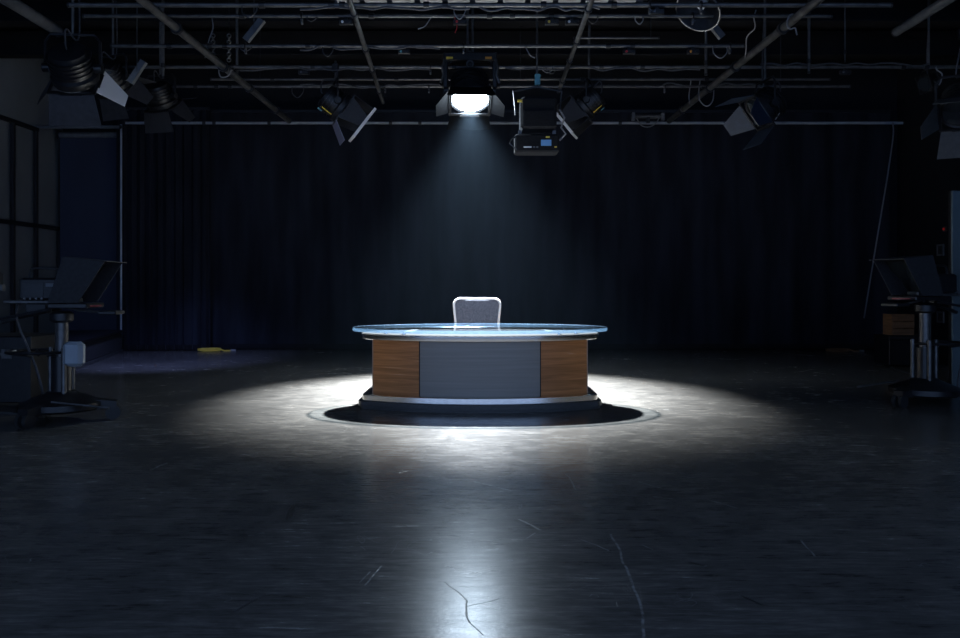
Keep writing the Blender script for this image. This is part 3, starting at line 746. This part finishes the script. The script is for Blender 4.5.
# dish floodlight top right
p = P(700, 8, 9.3)
df_ = thing('dish_floodlight', 'dark dish floodlight hanging from the grid near the top right', 'stage light', p)
f_, r_, u_ = frame_of((-.5, -.45, -.75)); DM = Matrix((r_, u_, f_)).transposed().to_4x4()
MB().lathe([(.06, -.22), (.12, -.18), (.20, -.08), (.245, .06), (.252, .06), (.21, -.085), (.125, -.19), (.06, -.23)], 28, DM, False).build('reflector', door_grey, df_, True)
MB().torus(.25, .010, 28, 6, DM @ Matrix.Translation((0, 0, .06))).build('rim', pipe_metal, df_, True)
MB().lathe([(.01, .0), (.04, -.02), (.05, -.1), (.03, -.18)], 16, DM).build('bulb', white_label, df_, True)
MB().lathe([(.09, -.42), (.10, -.40), (.10, -.24), (.06, -.22)], 16, DM).build('ballast', black_metal, df_, True)
MB().tube([r_ * .28, r_ * .27 + Vector((0, 0, .3)), Vector((0, 0, .38)), r_ * -.27 + Vector((0, 0, .3)), r_ * -.28], .012, 6).build('yoke', black_metal, df_, True)
MB().cyl((0, 0, .37), (0, 0, 4.6 - p.z + .8), .014, 8).build('spigot', pipe_metal, df_, True)
# grey angle brackets high in the grid
for x, y, D, tilt, lab in ((254, 30, 10.2, -.9, 'folded grey metal flap hanging high left of centre'), (714, 27, 10.3, .9, 'folded grey metal flap below the dish floodlight'), (137, 72, 10.6, -1.0, 'folded grey metal flap beside the left dark lamp')):
    p = P(x, y, D); t = thing('metal_flap', lab, 'bracket', p)
    T = Matrix.Rotation(tilt, 4, 'Y')
    MB().box((-.16, -.004, -.05), (.16, .004, .05), T).build('web', grey_paint, t)
    MB().box((-.16, -.07, -.054), (.16, .004, -.046), T).build('lip', grey_paint, t)
    MB().cyl((0, 0, 0), (0, .0, CEIL - p.z), .007, 6).build('hanger_wire', pipe_metal, t)

# control box fixture right of the lit lamp
p = P(537, 115, 10.9)
cb = thing('control_light', 'boxy black light with control panel right of the lit lamp', 'stage light', p)
MB().box((-.22, -.18, -.20), (.24, .22, .20), None, .03).build('housing', cloth_black, cb)
MB().box((-.18, -.195, -.18), (.20, -.18, .02), None, .004).build('front_plate', cloth_black, cb)
pn = MB().box((-.29, -.16, -.50), (.27, .16, -.27), None, .02).build('control_panel', cloth_black, cb)
MB().box((.04, -.166, -.42), (.17, -.158, -.345)).build('display', mat('display_blue', (.08, .2, .42), .3, emit=((.12, .34, .75), .10)), pn)
for x, w_, mm in ((-.18, .10, white_label), (-.06, .025, grey_paint), (-.02, .025, grey_paint), (.21, .03, yellow)):
    MB().box((x, -.166, -.445), (x + w_, -.158, -.428)).build('print', mm, pn)
MB().box((.10, -.166, -.32), (.15, -.158, -.30)).build('print', yellow, pn)
MB().tube([(-.26, -.17, -.29), (-.34, -.22, -.36), (-.36, -.22, -.40), (-.27, -.17, -.47)], .009, 6).build('handle', chrome, cb, True)
for x in (-.22, .22): MB().box((x - .02, -.02, -.29), (x + .02, .02, -.2)).build('bracket', pipe_metal, cb)
MB().tube([(-.27, 0, 0), (-.30, 0, .3), (0, 0, .36), (.32, 0, .3), (.29, 0, 0)], .015, 6).build('yoke', black_metal, cb, True)
MB().cyl((0, 0, .35), (0, 0, 5.0 - p.z), .014, 8).build('spigot', pipe_metal, cb, True)
MB().box((-.03, -.05, .38), (.04, .03, .52), None, .01).build('safety_clip', teal_label, cb)
MB().box((-.26, -.21, .12), (-.20, -.2, .15)).build('print', yellow, cb)
MB().tube([(.28, -.1, .05), (.34, -.12, -.06), (.30, -.1, -.18), (.36, -.1, -.26), (.28, -.08, -.34)], .012, 6).build('power_cable', cable_grey, cb, True)

# lamp hanger scaffold above the key lamp
hp = P(470, 40, 11.2)
hg = thing('lamp_hanger', 'twin-rod telescopic hanger above the lit lamp', 'hanger', (hp.x, 11.38, GZ))
for s in (-1, 1):
    MB().cyl((s * .035, 0, .12), (s * .035, 0, CEIL - GZ), .016, 8).build('rod', pipe_metal, hg, True)
    MB().box((s * .33 - .03, -.06, -.35), (s * .33 + .03, .06, .12), None, .01).build('side_plate', black_metal, hg)
    MB().box((s * .26 - .06, -.085, .02), (s * .26 + .03, -.07, .05)).build('marker', yellow if s < 0 else orange, hg)
    MB().tube([(s * .34, -.07, .02), (s * .37, -.1, -.1), (s * .35, -.1, -.2), (s * .39, -.09, -.3)], .018, 6).build('chain_bag', pipe_metal, hg, True)
MB().box((-.36, -.07, 0), (.36, .07, .12), None, .015).build('cross_plate', black_metal, hg)
MB().torus(.045, .014, 12, 6, Matrix.Translation((0, -.08, -.05)) @ Matrix.Rotation(PI / 2, 4, 'X')).build('ring', pipe_metal, hg, True)

# ------------------------------------------------------------------ studio cameras
def studio_camera(label, loc, rz, k=1.0, col_h=.82, extra=True, mirror=1):
    """local +x is where the camera looks"""
    t = thing('studio_camera', label, 'camera', loc, rz)
    def bx(lo, hi, nm, m, par=None, bev=.008): return MB().box(lo, hi, None, bev).build(nm, m, par or t)
    # pedestal base: three splayed legs with skirts and twin wheels
    MB().lathe([(.30, .10), (.34, .12), (.34, .17), (.22, .22), (.14, .25), (.12, .27)], 28).build('base', satin_black, t, True)
    for i in range(3):
        a = 2 * PI * i / 3 + .25; c_, s_ = math.cos(a), math.sin(a)
        lg = MB().loft([[(x, y, z) for x, y, z in ((c_ * .2 - s_ * w, s_ * .2 + c_ * w, .09), (c_ * .2 + s_ * w, s_ * .2 - c_ * w, .09), (c_ * .2 + s_ * w, s_ * .2 - c_ * w, .2), (c_ * .2 - s_ * w, s_ * .2 + c_ * w, .2))] for w in (.09,)] +
                       [[(c_ * .46 - s_ * .05, s_ * .46 + c_ * .05, .11), (c_ * .46 + s_ * .05, s_ * .46 - c_ * .05, .11), (c_ * .46 + s_ * .05, s_ * .46 - c_ * .05, .165), (c_ * .46 - s_ * .05, s_ * .46 + c_ * .05, .165)]]).build('foot_arm', black_metal, t)
        MB().cyl((c_ * .43, s_ * .43, .06), (c_ * .43, s_ * .43, .13), .022, 10).build('swivel', pipe_metal, lg, True)
        for w in (-.035, .035):
            MB().cyl((c_ * .43 - s_ * (w - .016), s_ * .43 + c_ * (w - .016), .065), (c_ * .43 - s_ * (w + .016), s_ * .43 + c_ * (w + .016), .065), .065, 18).build('wheel', rubber, lg, True)
    # column
    MB().cyl((0, 0, .22), (0, 0, .58), .085, 20).build('outer_column', satin_black, t, True)
    MB().cyl((0, 0, .5), (0, 0, col_h), .055, 20).build('inner_column', pipe_metal, t, True)
    for a in (-1.0, 1.15, 2.9):
        MB().cyl((.115 * math.cos(a), .115 * math.sin(a), .24), (.115 * math.cos(a), .115 * math.sin(a), .66), .022, 12).build('gas_strut', pipe_metal, t, True)
    MB().torus(.26, .014, 32, 8, Matrix.Translation((0, 0, .62))).build('steering_ring', satin_black, t, True)
    for i in range(3):
        a = 2 * PI * i / 3; MB().cyl((.07 * math.cos(a), .07 * math.sin(a), .58), (.26 * math.cos(a), .26 * math.sin(a), .62), .010, 8).build('ring_spoke', satin_black, t, True)
    # pan head
    MB().lathe([(.07, col_h), (.10, col_h + .02), (.10, col_h + .08), (.07, col_h + .10)], 20).build('pan_head', black_metal, t, True)
    bx((-.09, -.06, col_h + .09), (.09, .06, col_h + .17), 'tilt_block', black_metal)
    bx((-.28, -.07, col_h + .17), (.30, .07, col_h + .20), 'wedge_plate', pipe_metal)
    n0 = len(t.children)
    zb = col_h + .20
    for s in (-1, 1):
        b_ = MB().tube([(-.05, s * .09, zb - .08), (-.3, s * .16, zb - .13), (-.62, s * .22, zb - .20)], .013, 8).build('pan_bar', satin_black, t, True)
        MB().cyl((-.50, s * .202, zb - .17), (-.64, s * .226, zb - .205), .020, 10).build('grip', rubber, b_, True)
    # body, lens, viewfinder
    bd = bx((-.34, -.085, zb), (.02, .085, zb + .20), 'camera_body', black_metal, None, .02)
    bx((-.30, -.089, zb + .03), (-.12, -.084, zb + .15), 'side_panel', satin_black, bd, .001)
    bx((-.10, -.090, zb + .12), (-.03, -.084, zb + .15), 'label_plate', grey_paint, bd, .001)
    for i in range(4): MB().cyl((-.28 + .05 * i, -.089, zb + .015), (-.28 + .05 * i, -.10, zb + .015), .010, 8).build('connector', pipe_metal, bd, True)
    MB().tube([(-.28, 0, zb + .19), (-.27, 0, zb + .27), (-.24, 0, zb + .285), (-.06, 0, zb + .285), (-.03, 0, zb + .27), (-.02, 0, zb + .19)], .012, 8).build('handle', black_metal, t, True)
    vf = bx((-.62, -.11, zb + .10), (-.36, .11, zb + .26), 'viewfinder', satin_black, None, .025)
    bx((-.64, -.09, zb + .12), (-.62, .09, zb + .24), 'viewfinder_screen', lens_dark, vf, .003)
    bx((-.37, -.03, zb + .08), (-.31, .03, zb + .14), 'viewfinder_arm', pipe_metal, None, .006)
    Mx = Matrix.Translation((0, 0, zb + .11)) @ Matrix.Rotation(PI / 2, 4, 'Y')
    MB().lathe([(.07, .02), (.075, .05), (.075, .12), (.085, .125), (.085, .17), (.07, .175)], 24, Mx).build('zoom_lens', satin_black, t, True)
    bx((.0, -.075, zb - .02), (.16, .075, zb + .02), 'lens_support', pipe_metal)
    # prompter: hood shell, slanted glass, flat monitor
    hz = zb - .02; hw = .20
    prof = [(.17, hz), (.43, hz), (.66, hz + .36), (.30, hz + .40)]
    hd = MB()
    hd.plate([(x, -hw, z) for x, z in (prof[0], prof[1], prof[2], prof[3])], .006); hd.plate([(x, hw, z) for x, z in (prof[0], prof[1], prof[2], prof[3])], .006)
    hd.plate([(prof[3][0], -hw, prof[3][1]), (prof[3][0], hw, prof[3][1]), (prof[2][0] + .03, hw + .03, prof[2][1]), (prof[2][0] + .03, -hw - .03, prof[2][1])], .006)
    hd = hd.build('prompter_hood', prompter_cloth, t)
    bk = MB(); bk.plate([(prof[0][0], -hw, prof[0][1]), (prof[0][0], -.085, prof[0][1]), (prof[3][0], -.085, prof[3][1]), (prof[3][0], -hw, prof[3][1])], .006)
    bk.plate([(prof[0][0], hw, prof[0][1]), (prof[0][0], .085, prof[0][1]), (prof[3][0], .085, prof[3][1]), (prof[3][0], hw, prof[3][1])], .006).build('hood_back', cloth_black, hd)
    MB().plate([(.20, -hw + .01, hz + .02), (.20, hw - .01, hz + .02), (.52, hw - .01, hz + .34), (.52, -hw + .01, hz + .34)], .004).build('prompter_glass', prompter_glass, t)
    mo = bx((.16, -.19, hz - .05), (.50, .19, hz - .006), 'prompter_monitor', satin_black)
    bx((.50, -.12, hz - .04), (.503, .12, hz - .025), 'tally_strip', mat('tally_' + str(len(MATS)), (.25, .04, .05), .4), mo, .001)
    MB().tube([(.08, 0, zb - .02), (.35, 0, hz - .07), (.62, .05, hz - .10)], .012, 8).build('prompter_rail', pipe_metal, t, True)
    bx((.54, -.06, hz - .11), (.70, .16, hz - .075), 'talent_monitor', black_metal)
    MB().tube(catmull([(-.33, .05, zb + .05), (-.45, .10, zb - .15), (-.30, .16, .45), (-.25, .18, .15), (-.42, .30, .012), (-.75, .42, .012), (-1.1, .36, .012)], 8), .012, 6).build('camera_cable', cable_mat, t, True)
    for c_ in t.children[n0:]: c_.location.x -= .20
    bx((.09, -.20, .50), (.26, -.09, .72), 'battery_box', white_plastic, None, .03) if extra else bx((-.26, -.16, .30), (-.12, -.06, .52), 'battery_box', black_metal, None, .02)
    MB().cyl((.05, -.3, .21), (.55, -.33, .16), .010, 8).build('cable_guard_arm', pipe_metal, t, True)
    return t
studio_camera('black studio camera on wheeled pedestal beside the road case', (-3.74, 7.60, 0), .03, col_h=.88)
rc = studio_camera('black studio camera on pedestal in front of the teal flat', (P(925, 0, 8.65).x, 8.65, 0), PI + .30, col_h=.93, extra=False)

# road case beside left camera
rcz = thing('road_case', 'tall black road case beside the left camera pedestal', 'case', (-4.66, 8.35, 0))
MB().box((-.42, -.33, .10), (.42, .33, .56), None, .012).build('body', satin_black, rcz)
MB().box((-.42, -.33, .565), (.42, .33, .73), None, .012).build('lid', satin_black, rcz)
for x in (-.41, .41):
    MB().box((x - .014, -.336, .10), (x + .014, -.31, .73)).build('edge_rail', black_metal, rcz)
MB().box((-.42, -.337, .55), (.42, -.331, .575)).build('valance', pipe_metal, rcz)
for x in (-.2, .2): MB().box((x - .05, -.345, .52), (x + .05, -.337, .61), None, .003).build('latch', pipe_metal, rcz)
for x in (-.32, .32):
    for y in (-.24, .24):
        MB().cyl((x - .02, y, .05), (x + .02, y, .05), .05, 14).build('caster', rubber, rcz, True); MB().box((x - .035, y - .03, .05), (x + .035, y + .03, .10)).build('caster_fork', black_metal, rcz)
# crate on black case at right back
p = G(907, 363)
cs = thing('equipment_case', 'low black equipment case under the brown crate', 'case', (6.35, 12.9, 0))
MB().box((-.26, -.25, .02), (.26, .25, .40), None, .01).build('body', satin_black, cs); MB().box((-.265, -.255, .40), (.265, .255, .46), None, .01).build('lid', black_metal, cs)
for x in (-.2, .2): MB().box((x - .03, -.03, 0), (x + .03, .03, .02)).build('foot', rubber, cs)
cr_ = thing('wooden_crate', 'brown wooden crate standing on the black case at right', 'crate', (6.35, 12.9, .461))
for k in range(3): MB().box((-.16, -.16, .005 + .105 * k), (.16, -.145, .10 + .105 * k), None, .003).build('slat', wood_crate, cr_)
for k in range(3): MB().box((-.16, .145, .005 + .105 * k), (.16, .16, .10 + .105 * k), None, .003).build('slat', wood_crate, cr_)
for s in (-1, 1): MB().box((s * .16 - .008, -.145, 0), (s * .16 + .008, .145, .315)).build('side', wood_crate, cr_)
MB().box((-.15, -.145, 0), (.15, .145, .012)).build('base', wood_crate, cr_)
# yellow cable bits at the foot of the drapes
def coil(px, py, label, m, R=.13):
    g = G(px, py); t = thing('cable_coil', label, 'cable', g)
    pts = []
    for i in range(60):
        a = i / 60 * 4 * PI; q_ = R * (1 + .12 * math.sin(3 * a)); pts.append((q_ * math.cos(a) * 1.3, q_ * math.sin(a) * .6, .015 + .012 * (i / 60) + .035 * max(0, math.sin(a * .5 + 1))))
    pts += [(R * 1.9, -.02, .015), (R * 2.6, .02, .015)]
    MB().tube(pts, .014, 6).build('loops', m, t, True)
    MB().cyl((R * 2.6, .02, .018), (R * 2.6 + .09, .03, .018), .024, 10).build('plug', cable_grey, t, True)
coil(209, 351.5, 'small yellow cable coil on the floor at the foot of the left drape', yellow, .15)
coil(838, 352, 'small brown cable coil on the floor at the foot of the right drape', wood_crate, .15)

# floor cable near the right camera
cbp = [G(892, 368), G(900, 372), G(918, 375), G(935, 368), G(958, 366)]
o = MB().tube([Vector((p.x - cbp[0].x, p.y - cbp[0].y, .012)) for p in catmull(cbp, 8)], .012, 6).build('floor_cable', cable_mat, None, True)
o.location = cbp[0]; tag(o, 'black cable lying on the floor behind the right camera', 'cable')

# ------------------------------------------------------------------ haze in the air round the key lamp
hzm = bpy.data.materials.new('studio_haze'); hzm.use_nodes = True; nt = hzm.node_tree; nt.nodes.clear()
ho = nt.nodes.new('ShaderNodeOutputMaterial'); vsn = nt.nodes.new('ShaderNodeVolumeScatter')
vsn.inputs['Color'].default_value = (.45, .70, 1, 1); vsn.inputs['Density'].default_value = HAZE; vsn.inputs['Anisotropy'].default_value = .2
nt.links.new(vsn.outputs[0], ho.inputs['Volume'])
hzo = MB().box((-3.2, 6.4, .01), (3.2, 15.2, 4.0)).build('haze', hzm); hzo['kind'] = 'stuff'
tag(hzo, 'thin bluish haze hanging in the lamp beam over the desk', 'haze')
